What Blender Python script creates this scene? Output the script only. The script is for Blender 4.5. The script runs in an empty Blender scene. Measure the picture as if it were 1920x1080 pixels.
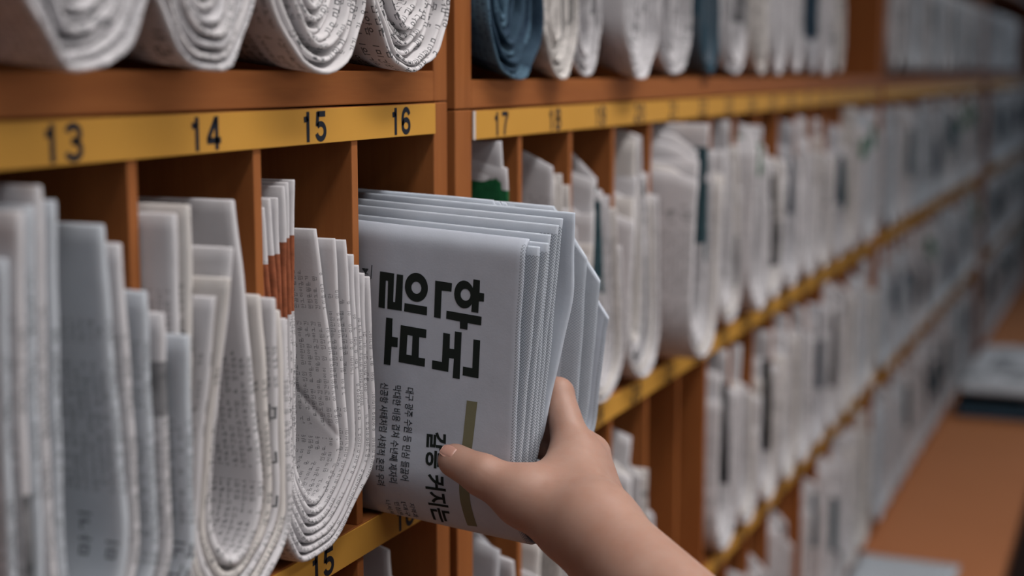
import bpy, bmesh, math, random
import numpy as np
from mathutils import Vector, Matrix
from mathutils.bvhtree import BVHTree

S = bpy.context.scene
COL = S.collection
rng = random.Random(11)

# ------------------------------------------------------------------ camera, light, exposure
# metres; shelf face is the plane X = 0, shelf runs along +Y, Z = 0 is the camera height
F_PX = 2800.0
cam_d = bpy.data.cameras.new('camera')
cam = bpy.data.objects.new('camera', cam_d)
COL.objects.link(cam)
cam.location = (0.4018, -0.7858, 0.0)
cam.rotation_euler = (math.radians(90 - 8.190), 0, math.radians(22.815))
cam_d.sensor_width = 36.0
cam_d.lens = 36.0 * F_PX / 1920.0
cam_d.clip_start = 0.02
cam_d.dof.use_dof = True
cam_d.dof.focus_distance = 0.83
cam_d.dof.aperture_fstop = 4.0
S.camera = cam

w = bpy.data.worlds.new('world'); S.world = w; w.use_nodes = True
w.node_tree.nodes['Background'].inputs[0].default_value = (0.6, 0.7, 0.85, 1)
w.node_tree.nodes['Background'].inputs[1].default_value = 0.15


def area(name, loc, size, sy, power, col, rot=(0, 0, 0), spread=180):
    l = bpy.data.lights.new(name, 'AREA')
    l.shape = 'RECTANGLE'; l.size = size; l.size_y = sy; l.energy = power; l.color = col; l.spread = math.radians(spread)
    o = bpy.data.objects.new(name, l); COL.objects.link(o)
    o.location = loc; o.rotation_euler = rot
    return o


for y, pw, lc in ((-0.50, 7.0, (1.0, 0.955, 0.935)), (0.55, 8.2, (1.0, 0.955, 0.935)), (2.35, 4.0, (0.92, 0.97, 1.0)), (3.9, 4.2, (0.80, 0.91, 1.0))):
    area('overhead_light', (0.60, y, 1.12), 0.22, 1.1, pw, lc, spread=112)
for y, pw in ((-0.4, 6.6), (0.6, 6.0)):
    area('overhead_light', (1.55, y, 1.12), 0.3, 1.1, pw, (1.0, 0.955, 0.935), spread=130)  # second row added to soften shadows and brighten the shelf fronts
area('rear_fill_light', (0.9, -2.7, 0.5), 1.8, 1.3, 3.4, (0.68, 0.83, 1.0), (math.radians(82), 0, 0))  # blue fill added behind the camera, replacing ambient light the closed room blocks
area('side_fill_light', (2.5, 0.1, 0.15), 0.9, 1.8, 7.0, (1.0, 0.97, 0.95), (0, math.radians(90), 0), spread=110)  # low fill added at the right wall to lift fronts shadowed by rolls
area('far_fill_light', (1.6, 8.4, 0.4), 1.5, 1.4, 7.0, (0.55, 0.76, 1.0), (math.radians(-85), 0, 0))  # bluish fill added beyond the cabinets to cool and lift their far end

S.view_settings.view_transform = 'Standard'
S.view_settings.look = 'None'
S.view_settings.gamma = 1.0
S.view_settings.use_curve_mapping = False
S.view_settings.exposure = 0.0


# ------------------------------------------------------------------ helpers: linking and tags
def tag(o, label=None, cat=None, group=None, kind=None):
    if label: o['label'] = label
    if cat: o['category'] = cat
    if group: o['group'] = group
    if kind: o['kind'] = kind
    return o


def empty(name, loc):
    o = bpy.data.objects.new(name, None); COL.objects.link(o)
    o.location = loc; o.empty_display_size = 0.02
    return o


def world_loc(o):
    p = Vector((0, 0, 0))
    while o is not None:
        p += o.location; o = o.parent
    return p


def link_mesh(name, verts, faces, mats, parent=None, uv=None, uv2=None, smooth=True, midx=None, base=None):
    """verts in world metres; the object's origin goes to its base (or to its parent's origin)."""
    V = np.array(verts, dtype=float)
    if parent is not None:
        off = np.array(world_loc(parent))
    elif base is not None:
        off = np.array(base)
    else:
        off = np.array(((V[:, 0].min() + V[:, 0].max()) / 2, (V[:, 1].min() + V[:, 1].max()) / 2, V[:, 2].min()))
    m = bpy.data.meshes.new(name)
    m.from_pydata((V - off).tolist(), [], faces)
    for mt in (mats if isinstance(mats, (list, tuple)) else [mats]): m.materials.append(mt)
    if smooth: m.polygons.foreach_set('use_smooth', [True] * len(m.polygons))
    if midx is not None: m.polygons.foreach_set('material_index', midx)
    for nm, data in (('UVMap', uv), ('Arm', uv2)):
        if data is not None:
            lay = m.uv_layers.new(name=nm)
            arr = np.array(data, dtype=float)
            li = np.zeros(len(m.loops), dtype=int); m.loops.foreach_get('vertex_index', li)
            lay.data.foreach_set('uv', arr[li].ravel())
    m.update()
    o = bpy.data.objects.new(name, m); COL.objects.link(o)
    if parent is not None: o.parent = parent
    else: o.location = off
    return o


class MB:
    """collects bevelled boxes / polygons into one mesh"""
    def __init__(s): s.v = []; s.f = []

    def box(s, x0, x1, y0, y1, z0, z1, b=0.0008):
        bm = bmesh.new()
        bmesh.ops.create_cube(bm, size=1.0)
        for v in bm.verts:
            v.co = Vector(((x0 + x1) / 2 + v.co.x * (x1 - x0), (y0 + y1) / 2 + v.co.y * (y1 - y0), (z0 + z1) / 2 + v.co.z * (z1 - z0)))
        if b > 0:
            bmesh.ops.bevel(bm, geom=list(bm.edges), offset=b, segments=2, affect='EDGES', profile=0.5)
        n = len(s.v); bm.verts.index_update()
        s.v += [tuple(v.co) for v in bm.verts]
        s.f += [[n + v.index for v in f.verts] for f in bm.faces]
        bm.free(); return s

    def build(s, name, mat, parent=None, **k):
        return link_mesh(name, s.v, s.f, mat, parent, smooth=False, **k)


def box(name, mat, parent, *a, **k):
    b = k.pop('b', 0.0008)
    return MB().box(*a, b=b).build(name, mat, parent, **k)


# ------------------------------------------------------------------ node helper
class NT:
    def __init__(s, name):
        s.mat = bpy.data.materials.new(name); s.mat.use_nodes = True
        s.t = s.mat.node_tree; s.n = s.t.nodes; s.l = s.t.links
        s.bsdf = s.n['Principled BSDF']

    def put(s, sock, v):
        if hasattr(v, 'is_linked') or isinstance(v, bpy.types.NodeSocket): s.l.new(v, sock)
        elif isinstance(v, (tuple, list)):
            sock.default_value = tuple(v) + ((1.0,) if len(v) == 3 and len(sock.default_value) == 4 else ())
        else: sock.default_value = v

    def m(s, op, a, b=0.0, c=0.0, clamp=False):
        n = s.n.new('ShaderNodeMath'); n.operation = op; n.use_clamp = clamp
        s.put(n.inputs[0], a); s.put(n.inputs[1], b); s.put(n.inputs[2], c)
        return n.outputs[0]

    def near(s, x, c, h):      # 1 where |x - c| < h
        n = s.n.new('ShaderNodeMath'); n.operation = 'COMPARE'
        s.put(n.inputs[0], x); s.put(n.inputs[1], c); s.put(n.inputs[2], h)
        return n.outputs[0]

    def noise(s, vec, scale, detail=3.0, rough=0.55):
        n = s.n.new('ShaderNodeTexNoise'); s.put(n.inputs['Vector'], vec)
        n.inputs['Scale'].default_value = scale; n.inputs['Detail'].default_value = detail
        n.inputs['Roughness'].default_value = rough
        return n.outputs['Fac']

    def mix(s, f, a, b):
        n = s.n.new('ShaderNodeMix'); n.data_type = 'RGBA'
        s.put(n.inputs[0], f); s.put(n.inputs[6], a); s.put(n.inputs[7], b)
        return n.outputs[2]

    def xyz(s, x, y, z=0.0):
        n = s.n.new('ShaderNodeCombineXYZ'); s.put(n.inputs[0], x); s.put(n.inputs[1], y); s.put(n.inputs[2], z)
        return n.outputs[0]

    def sep(s, v):
        n = s.n.new('ShaderNodeSeparateXYZ'); s.put(n.inputs[0], v); return n.outputs

    def white(s, v):
        n = s.n.new('ShaderNodeTexWhiteNoise'); n.noise_dimensions = '3D'; s.put(n.inputs['Vector'], v)
        c = s.n.new('ShaderNodeSeparateColor'); s.l.new(n.outputs['Color'], c.inputs[0])
        return c.outputs

    def uv(s, name):
        n = s.n.new('ShaderNodeUVMap'); n.uv_map = name; return n.outputs[0]

    def objco(s):
        return s.n.new('ShaderNodeTexCoord').outputs['Object']

    def rand(s):
        return s.n.new('ShaderNodeObjectInfo').outputs['Random']

    def bump(s, h, strength, dist):
        n = s.n.new('ShaderNodeBump'); s.put(n.inputs['Height'], h)
        n.inputs['Strength'].default_value = strength; n.inputs['Distance'].default_value = dist
        s.l.new(n.outputs[0], s.bsdf.inputs['Normal'])

    def done(s, color, rough=0.7, spec=0.3):
        s.put(s.bsdf.inputs['Base Color'], color); s.put(s.bsdf.inputs['Roughness'], rough)
        s.bsdf.inputs['Specular IOR Level'].default_value = spec
        return s.mat


def plain(name, col, rough=0.6, spec=0.3):
    return NT(name).done(col, rough, spec)


def wood(name, axis, dark=(0.235, 0.074, 0.020), light=(0.345, 0.122, 0.036)):
    k = NT(name)
    sc = {'x': (3, 40, 40), 'y': (40, 3, 40), 'z': (40, 40, 3)}[axis]
    mp = k.n.new('ShaderNodeMapping'); mp.inputs['Scale'].default_value = sc
    geo = k.n.new('ShaderNodeNewGeometry')
    k.l.new(geo.outputs['Position'], mp.inputs['Vector'])
    a = k.noise(mp.outputs[0], 2.2, 6, 0.62)
    b = k.noise(mp.outputs[0], 14.0, 3, 0.6)
    f = k.m('ADD', k.m('MULTIPLY', a, 0.8), k.m('MULTIPLY', b, 0.35), clamp=True)
    f = k.m('MULTIPLY_ADD', f, 1.7, -0.45, clamp=True)
    c = k.mix(f, dark, light)
    k.bump(b, 0.10, 0.0004)
    return k.done(c, k.m('MULTIPLY_ADD', a, 0.2, 0.48), 0.16)


def hangul(k, u, v, pitch, adv, seed):
    """ink factor of rows of small square block letters; lines follow v, letters lie on their side"""
    cu = k.m('DIVIDE', u, pitch); cv = k.m('DIVIDE', v, adv)
    ru = k.m('FLOOR', cu); rv = k.m('FLOOR', cv)
    gy = k.m('DIVIDE', k.m('SUBTRACT', k.m('FRACT', cu), 0.17), 0.66)
    gx = k.m('DIVIDE', k.m('SUBTRACT', k.m('FRACT', cv), 0.06), 0.88)
    r = k.white(k.xyz(ru, rv, seed))
    r2 = k.white(k.xyz(ru, rv, k.m('ADD', seed, 7.3)))
    def bar(cx, hx, cy, hy): return k.m('MULTIPLY', k.near(gx, cx, hx), k.near(gy, cy, hy))
    dx = k.m('SUBTRACT', gx, 0.30); dy = k.m('SUBTRACT', gy, 0.68)
    dist = k.m('SQRT', k.m('ADD', k.m('MULTIPLY', dx, dx), k.m('MULTIPLY', dy, dy)))
    ring = k.near(dist, 0.19, 0.055)
    gi = k.m('MAXIMUM', bar(0.30, 0.22, 0.88, 0.06), bar(0.47, 0.06, 0.66, 0.25))
    ni = k.m('MAXIMUM', bar(0.12, 0.055, 0.70, 0.25), bar(0.32, 0.24, 0.47, 0.06))
    first = k.m('MAXIMUM', k.m('MULTIPLY', ring, k.m('LESS_THAN', r[0], 0.42)),
                k.m('MAXIMUM', k.m('MULTIPLY', gi, k.m('GREATER_THAN', r[0], 0.36)),
                    k.m('MULTIPLY', ni, k.m('GREATER_THAN', r[0], 0.68))))
    vb = k.m('MULTIPLY', bar(0.80, 0.055, 0.66, 0.36), k.m('LESS_THAN', r[1], 0.68))
    tk = k.m('MULTIPLY', bar(0.89, 0.08, 0.66, 0.05), k.m('LESS_THAN', r[1], 0.38))
    hb = k.m('MULTIPLY', bar(0.5, 0.46, 0.36, 0.055), k.m('GREATER_THAN', r[1], 0.62))
    bt = k.m('MULTIPLY', k.m('MAXIMUM', bar(0.5, 0.30, 0.05, 0.055), bar(0.25, 0.055, 0.14, 0.14)), k.m('GREATER_THAN', r[2], 0.45))
    bt2 = k.m('MULTIPLY', bar(0.75, 0.055, 0.12, 0.14), k.m('GREATER_THAN', r[2], 0.70))
    ink = k.m('MAXIMUM', k.m('MAXIMUM', first, k.m('MAXIMUM', vb, tk)), k.m('MAXIMUM', hb, k.m('MAXIMUM', bt, bt2)))
    return k.m('MULTIPLY', ink, k.m('GREATER_THAN', r2[0], 0.16))


def news(name, base=(0.50, 0.485, 0.50), pitch=0.0044, adv=0.0031, ink=(0.035, 0.04, 0.045), pic=0.0, pic_col=(0.05, 0.055, 0.06),
         big=0.0, bands=(), top=0.02, knit=0.0, blank=False, head=0.16, dens=0.85, ridge=None):
    """newsprint: UVMap = (across the page from its front fold, along the fold), Arm = (distance from arm's top, side)"""
    k = NT(name)
    s = k.sep(k.uv('UVMap')); u, v = k.m('ADD', s[0], pitch * 0.5), s[1]
    a = k.sep(k.uv('Arm')); d, side = a[0], a[1]
    rnd = k.m('MULTIPLY', k.rand(), 97.0)
    fib = k.noise(k.xyz(u, v, rnd), 90.0, 4, 0.6)
    fine = k.noise(k.xyz(u, v, rnd), 900.0, 2, 0.6)
    col = k.mix(fib, tuple(c * 0.90 for c in base), tuple(min(1, c * 1.06) for c in base))
    if not blank:
        # blocks of text: columns along v, with paragraph gaps, empty head margin
        P = 0.064
        vb = k.m('ADD', k.m('DIVIDE', v, P), k.m('MULTIPLY', rnd, 0.37))
        inblock = k.m('GREATER_THAN', k.m('FRACT', vb), 0.10)
        blk = k.white(k.xyz(k.m('FLOOR', k.m('DIVIDE', u, pitch * 9)), k.m('FLOOR', vb), rnd))
        hasT = k.m('GREATER_THAN', blk[0], 0.10)
        ink_s = hangul(k, u, v, pitch, adv, rnd)
        ink_b = hangul(k, u, v, pitch * 3.2, adv * 3.6, k.m('ADD', rnd, 3.0))
        isbig = k.m('LESS_THAN', blk[1], head + big)
        inkf = k.m('ADD', k.m('MULTIPLY', ink_b, isbig), k.m('MULTIPLY', ink_s, k.m('SUBTRACT', 1.0, isbig)))
        inkf = k.m('MULTIPLY', k.m('MULTIPLY', inkf, k.m('MULTIPLY', inblock, hasT)), k.m('GREATER_THAN', d, k.m('MULTIPLY_ADD', k.rand(), 0.02, top)))
        inkf = k.m('MULTIPLY', inkf, dens)
        col = k.mix(inkf, col, ink)
        if pic > 0:
            pb = k.white(k.xyz(k.m('FLOOR', k.m('DIVIDE', u, 0.05)), k.m('FLOOR', k.m('DIVIDE', v, 0.055)), k.m('ADD', rnd, 1.7)))
            isp = k.m('MULTIPLY', k.m('LESS_THAN', pb[2], pic), k.m('GREATER_THAN', d, top))
            pn = k.noise(k.xyz(u, v, rnd), 45.0, 5, 0.7)
            pcol = k.mix(k.m('MULTIPLY_ADD', pn, 2.6, -0.8, clamp=True), pic_col, tuple(0.55 * b + 0.25 * p for b, p in zip(base, pic_col)))
            col = k.mix(isp, col, pcol)
    for lo, hi, bc, sd in bands:
        f = k.m('MULTIPLY', k.m('GREATER_THAN', d, lo), k.m('LESS_THAN', d, hi))
        if sd == 0: f = k.m('MULTIPLY', f, k.m('LESS_THAN', side, 0.5))
        if sd == 1: f = k.m('MULTIPLY', f, k.m('GREATER_THAN', side, 0.5))
        mott = k.noise(k.xyz(u, v, rnd), 130.0, 4, 0.7)
        col = k.mix(f, col, k.mix(k.m('MULTIPLY_ADD', mott, 2.4, -0.7, clamp=True), tuple(c * 0.5 for c in bc), bc))
    hgt = k.m('ADD', k.m('ADD', k.m('MULTIPLY', fib, 0.5), k.m('MULTIPLY', fine, 0.25)), k.m('MULTIPLY', k.noise(k.xyz(u, v, rnd), 28.0, 2, 0.5), 2.2))
    if knit > 0:
        # saw-cut page edges: rows of tiny teeth, one row per page
        t = k.m('DIVIDE', k.m('ADD', s[0], 1.0), 0.0011)
        zig = k.m('ABSOLUTE', k.m('SUBTRACT', k.m('FRACT', k.m('MULTIPLY', t, 0.5)), 0.5))
        ph = k.m('FRACT', k.m('ADD', k.m('DIVIDE', v, 0.0017), k.m('MULTIPLY', zig, 2.0)))
        tooth = k.m('MULTIPLY', k.m('LESS_THAN', ph, 0.42), k.m('LESS_THAN', k.m('ABSOLUTE', s[0]), knit))
        tooth = k.m('MULTIPLY', tooth, k.m('GREATER_THAN', d, 0.004))
        col = k.mix(k.m('MULTIPLY', tooth, 0.75), col, (0.10, 0.115, 0.13))
        hgt = k.m('SUBTRACT', hgt, k.m('MULTIPLY', tooth, 0.8))
    if ridge:   # a raised fold running across the page
        dd = k.m('DIVIDE', k.m('SUBTRACT', v, k.m('MULTIPLY_ADD', s[0], ridge[1], ridge[0])), ridge[2])
        hgt = k.m('SUBTRACT', hgt, k.m('MULTIPLY', k.m('EXPONENT', k.m('MULTIPLY', k.m('MULTIPLY', dd, dd), -1.0)), 4.0))
    k.bump(hgt, 0.35, 0.0006)
    return k.done(col, 0.82, 0.15)


M = {}
M['wood_y'] = wood('wood_along_shelf', 'y')
M['wood_z'] = wood('wood_upright', 'z')
M['wood_x'] = wood('wood_counter', 'x', (0.36, 0.13, 0.05), (0.47, 0.185, 0.078))
M['shade_brown'] = plain('painted_shade_brown', (0.06, 0.022, 0.01), 0.7)  # near-black brown: shade put into the colour of gap and counter front
M['yellow'] = None
k = NT('yellow_label_strip')
yn = k.noise(k.objco(), 30.0, 3, 0.5)
M['yellow'] = k.done(k.mix(yn, (0.53, 0.265, 0.042), (0.58, 0.298, 0.054)), 0.55, 0.2)
M['digit'] = plain('label_black', (0.012, 0.014, 0.022), 0.5)
M['white_end'] = plain('strip_white_end', (0.55, 0.5, 0.48), 0.6)
M['ink'] = plain('masthead_ink', (0.012, 0.017, 0.015), 0.75, 0.15)
M['ink_small'] = plain('text_ink', (0.03, 0.035, 0.04), 0.8, 0.15)
M['olive'] = plain('olive_printed_bar', (0.175, 0.17, 0.105), 0.8, 0.15)

GREY = (0.575, 0.562, 0.58); COOL = (0.485, 0.52, 0.565); WARM = (0.59, 0.56, 0.54)
M['n_text'] = news('newsprint_text', GREY)
M['n_text_cool'] = news('newsprint_text_cool', COOL)
M['n_warm'] = news('newsprint_warm', WARM, pic=0.05)
M['n_pic'] = news('newsprint_pictures', GREY, pic=0.22)
M['n_orange'] = news('newsprint_orange_picture', GREY, head=0.0, dens=0.72, bands=((0.028, 0.068, (0.33, 0.105, 0.05), 0),))
M['n_crease'] = news('newsprint_creased', GREY, head=0.0, dens=0.72, ridge=(0.216, 1.05, 0.0030), bands=((0.028, 0.068, (0.33, 0.105, 0.05), 0),))
M['n_green'] = news('newsprint_green_band', GREY, bands=((0.018, 0.055, (0.02, 0.16, 0.06), 2),))
M['n_greenlow'] = news('newsprint_green_strip', GREY, bands=((0.07, 0.15, (0.03, 0.17, 0.06), 0),))
M['n_dark'] = news('newsprint_dark_picture', GREY, bands=((0.035, 0.15, (0.02, 0.02, 0.024), 1),))
M['n_teal'] = news('newsprint_teal_picture', GREY, bands=((0.02, 0.11, (0.05, 0.10, 0.12), 1),))
M['n_navy'] = news('newsprint_navy_picture', (0.47, 0.47, 0.5), bands=((0.05, 0.12, (0.035, 0.06, 0.09), 2),))
M['n_blue'] = news('newsprint_blue_page', (0.075, 0.135, 0.19), ink=(0.01, 0.015, 0.03), pic=0.5, pic_col=(0.015, 0.03, 0.055), big=0.2)
M['n_teal_mag'] = news('newsprint_spotted_page', (0.10, 0.13, 0.16), ink=(0.02, 0.02, 0.03), pic=0.5, pic_col=(0.02, 0.06, 0.09))
M['n_bold'] = news('newsprint_bold_text', (0.64, 0.62, 0.63), head=0.0, pitch=0.0085, adv=0.0075)
M['n_roll'] = news('newsprint_roll', (0.63, 0.61, 0.62), head=0.0, pitch=0.006, adv=0.005)
M['n_pull'] = news('newsprint_pulled', (0.48, 0.525, 0.59), blank=True, knit=0.0115)
M['n_front'] = news('newsprint_front_page', (0.44, 0.478, 0.545), blank=True, knit=0.0028)
M['n_flap'] = news('newsprint_flap', (0.48, 0.53, 0.60), blank=True)


# ------------------------------------------------------------------ newspapers: a folded sheaf bent into a U
def smooth_poly(pts, n, passes, low=0):
    P = np.array(pts, float)
    d = np.r_[0, np.cumsum(np.linalg.norm(np.diff(P, axis=0), axis=1))]
    s = np.linspace(0, d[-1], n)
    Q = np.stack([np.interp(s, d, P[:, i]) for i in range(3)], 1)
    for _ in range(passes):
        Q[1:-1] = 0.5 * Q[1:-1] + 0.25 * (Q[:-2] + Q[2:])
    wz = np.clip(1.4 - (Q[1:-1, 2:3] - Q[:, 2].min()) / 0.06, 0, 1)
    for _ in range(low):
        Q[1:-1] += wz * (0.25 * (Q[:-2] + Q[2:]) - 0.5 * Q[1:-1])
    return Q


def sheaf(name, ctrl, t, mat, D=0.16, n=52, passes=8, exL=(-1, 0, 0), exR=(-1, 0, 0), seed=0, wav=0.0007, crease=0.0, edge=0.0004, parent=None, nseed=0, slantL=0.0, slantR=0.0, zfloor=None, slen=0.03, knees=18, low=0, exlow=0.0):
    r = np.random.RandomState(nseed); r2 = np.random.RandomState(seed + 7)
    Q = smooth_poly(ctrl, n, passes, low)
    def normals():
        T = np.gradient(Q, axis=0)
        NN = np.stack([np.zeros(n), -T[:, 2], T[:, 1]], 1)
        return NN / (np.linalg.norm(NN, axis=1)[:, None] + 1e-9)
    N = normals()
    if crease > 0:   # folded newsprint bends in flats: a few knuckles near the bottom
        zmin = Q[:, 2].min(); zr = np.clip(1.15 - (Q[:, 2] - zmin) / 0.06, 0, 1)
        kk = r.uniform(-1, 1, 40)
        Q += N * (np.interp(np.linspace(0, 1, n) * knees, np.arange(40), kk) * crease * zr)[:, None]
        if zfloor is not None: Q[:, 2] = np.maximum(Q[:, 2], zfloor)
        N = normals()
    al = np.linspace(0, 1, n)[:, None]
    al = np.clip((al - 0.3) / 0.4, 0, 1)
    EX = np.array(exL)[None] * (1 - al) + np.array(exR)[None] * al
    EX[:, 2] += exlow * np.clip(1.3 - (Q[:, 2] - Q[:, 2].min()) / 0.05, 0, 1)
    TT = np.gradient(Q, axis=0); TT /= (np.linalg.norm(TT, axis=1)[:, None] + 1e-9)
    L = np.r_[0, np.cumsum(np.linalg.norm(np.diff(Q, axis=0), axis=1))]
    tot = L[-1]
    h = t / 2
    sec = [(D, -h), (D * .55, -h), (D * .3, -h), (D * .15, -h), (.012, -h), (.005, -h), (.0014, -h * .93), (.0003, -h * .55), (0, 0),
           (.0003, h * .55), (.0014, h * .93), (.005, h), (.012, h), (D * .15, h), (D * .3, h), (D * .55, h), (D, h)]
    m = len(sec)
    p1, p2 = r.uniform(0, 6.28, 2); p3, p4 = r2.uniform(0, 6.28, 2)
    # close the two arm ends softly
    idx = [0] + list(range(n)) + [n - 1]
    sh = np.ones(n + 2); sh[0] = sh[-1] = 0.35; sh[1] = sh[-2] = 0.88
    ext = np.zeros((n + 2, 3))
    ext[0] = (Q[0] - Q[1]) / np.linalg.norm(Q[0] - Q[1]) * 0.0009
    ext[-1] = (Q[-1] - Q[-2]) / np.linalg.norm(Q[-1] - Q[-2]) * 0.0009
    V = []; UV = []; UV2 = []
    for a, i in enumerate(idx):
        l = L[i]
        fr = edge * (math.sin(l * 45 + p3) + 0.5 * math.sin(l * 140 + p4))
        for j, (s, o) in enumerate(sec):
            lw = l / tot * 0.4
            ww = wav * (math.sin(lw * 30 + s * 45 + p1) + 0.5 * math.sin(lw * 70 - s * 80 + p2))
            p = Q[i] + ext[a] + EX[i] * (s + fr) + N[i] * (o * sh[a] + ww)
            dend = min(l, tot - l); sl = slantL if l < tot / 2 else slantR
            if sl > 0 and dend < 0.045:
                p = p + TT[i] * (1.0 if l < tot / 2 else -1.0) * sl * max(0.0, 1 - s / slen) * (1 - dend / 0.045) ** 1.2
            V.append(p)
            su = s if o > 0 else -s
            UV.append((su + (0.0005 * o / h), l))
            UV2.append((min(l, tot - l), 0.0 if l < tot / 2 else 1.0))
    Fc = []
    for i in range(n + 1):
        for j in range(m - 1):
            a = i * m + j
            Fc.append((a, a + m, a + m + 1, a + 1))
        a = i * m
        Fc.append((a + m - 1, a + 2 * m - 1, a + m, a))
    e = (n + 1) * m
    Fc.append(tuple(range(0, m))); Fc.append(tuple(range(e + m - 1, e - 1, -1)))
    return link_mesh(name, V, Fc, mat, parent, uv=UV, uv2=UV2)


ORD = ['outermost', 'second', 'third', 'fourth', 'fifth', 'sixth', 'seventh', 'eighth', 'ninth']
NTH = ['first', 'second', 'third', 'fourth', 'fifth', 'sixth', 'seventh', 'eighth', 'ninth', 'tenth', 'eleventh', 'twelfth', 'thirteenth',
       'fourteenth', 'fifteenth', 'sixteenth']


def layer_word(k, n):
    if n == 1: return 'alone there'
    if k == n - 1: return 'innermost'
    if k == 0: return 'outermost'
    return '%s from outside' % ORD[k]


def nest(layers, floor, t, where, mats, look, group, D=0.16, bot=0.36, dz=0.0052, passes=8, wav=0.0007, crease=0.0, exL=(-1, 0, 0), exR=(-1, 0, 0), seed=0, n=52, slants=None):
    out = []
    for k, (lt, lb, rb, rt) in enumerate(layers):
        bx = (lb[0] + rb[0]) / 2 + 0.001
        by = lb[1] + bot * (rb[1] - lb[1])
        bz = floor + t / 2 + 0.0012 + k * dz
        wdt = rb[1] - lb[1]
        ctrl = [lt, lb, (bx, by - 0.20 * wdt, bz + 0.002), (bx, by + 0.20 * wdt, bz + 0.0008), rb, rt]
        mt = mats[k % len(mats)]
        o = sheaf('folded_newspaper', ctrl, t, mt, D=D, n=n, passes=passes, exL=exL, exR=exR, seed=seed * 31 + k, nseed=seed, wav=wav, crease=crease, zfloor=bz - 0.0006,
                  slantL=slants[k][0] if slants else 0, slantR=slants[k][1] if slants else 0)
        lk = look[k % len(look)] if isinstance(look, (list, tuple)) else look
        tag(o, '%s %s, %s' % (lk, where, layer_word(k, len(layers))), 'newspaper', group)
        out.append(o)
    return out


# ------------------------------------------------------------------ the room
FLOOR = -1.52
def struct(name, mat, *a):
    o = box(name, mat, None, *a, b=0)
    tag(o, kind='structure'); return o


k = NT('floor_vinyl'); M['floor'] = k.done(k.mix(k.noise(k.objco(), 6, 3), (0.05, 0.035, 0.028), (0.075, 0.05, 0.04)), 0.5)
M['wall'] = plain('painted_wall', (0.42, 0.42, 0.42), 0.8)
M['ceil'] = plain('ceiling_paint', (0.6, 0.6, 0.6), 0.9)
struct('floor', M['floor'], -0.5, 2.6, -3.0, 8.8, FLOOR - 0.05, FLOOR)
struct('ceiling', M['ceil'], -0.5, 2.6, -3.0, 8.8, 1.2, 1.25)
struct('wall_left', M['wall'], -0.5, -0.34, -3.0, 8.8, FLOOR, 1.2)
struct('wall_right', M['wall'], 2.6, 2.7, -3.0, 8.8, FLOOR, 1.2)
struct('wall_front', M['wall'], -0.5, 2.6, -3.1, -3.0, FLOOR, 1.2)
struct('wall_back', M['wall'], -0.5, 2.6, 8.8, 8.9, FLOOR, 1.2)

# ------------------------------------------------------------------ counter under the cabinets
CT = -0.805
cn = empty('counter', (0.0, 2.2, FLOOR))
tag(cn, 'long orange wooden counter running under the newspaper cabinets', 'counter')
box('counter_top', M['wood_x'], cn, -0.335, 0.232, -1.7, 6.9, CT - 0.03, CT, b=0.002)
box('front_panel', M['shade_brown'], cn, 0.19, 0.205, -1.65, 6.85, FLOOR, CT - 0.03)  # dark colour carries the shade below the counter edge
box('plinth', M['shade_brown'], cn, -0.33, -0.02, -1.65, 6.85, FLOOR, CT - 0.03)

# ------------------------------------------------------------------ cabinets
DEPTH = 0.30
def arc(cx, cy, rx, ry, a0, a1, n=12):
    return [(cx + rx * math.cos(math.radians(a0 + (a1 - a0) * i / n)), cy + ry * math.sin(math.radians(a0 + (a1 - a0) * i / n))) for i in range(n + 1)]


# strokes of condensed bold numerals in a box 0.78 wide, 1 high (stroke centre lines)
DIG = {
    '0': [arc(.39, .5, .29, .41, 0, 360, 28)],
    '1': [[(.36, 0), (.36, 1)], [(.36, .80), (.30, .76), (.10, .74)]],
    '2': [arc(.39, .68, .28, .23, 160, -25, 14) + [(.55, .45), (.20, .20), (.11, .09)], [(.04, .09), (.74, .09)]],
    '3': [arc(.37, .71, .26, .20, 165, -80, 14), arc(.37, .30, .29, .22, 80, -165, 14), [(.28, .52), (.42, .52)]],
    '4': [[(.56, 0), (.56, 1)], [(.53, .93), (.10, .31)], [(.03, .28), (.78, .28)]],
    '5': [[(.70, .91), (.17, .91)], [(.20, .98), (.14, .50)], arc(.38, .33, .29, .25, 140, -165, 18)],
    '6': [arc(.39, .31, .28, .23, 0, 360, 24), [(.11, .34)] + arc(.40, .58, .29, .34, 180, 25, 12)],
    '7': [[(.04, .91), (.75, .91)], [(.70, .91), (.48, .58), (.38, .30), (.34, 0)]],
    '8': [arc(.39, .72, .25, .20, 0, 360, 22), arc(.39, .29, .29, .22, 0, 360, 24)],
    '9': [arc(.39, .69, .28, .23, 0, 360, 24), [(.67, .66)] + arc(.38, .42, .29, .34, 0, -155, 12)],
}
NUM_H, NUM_W = 0.0158, 0.1


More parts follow.
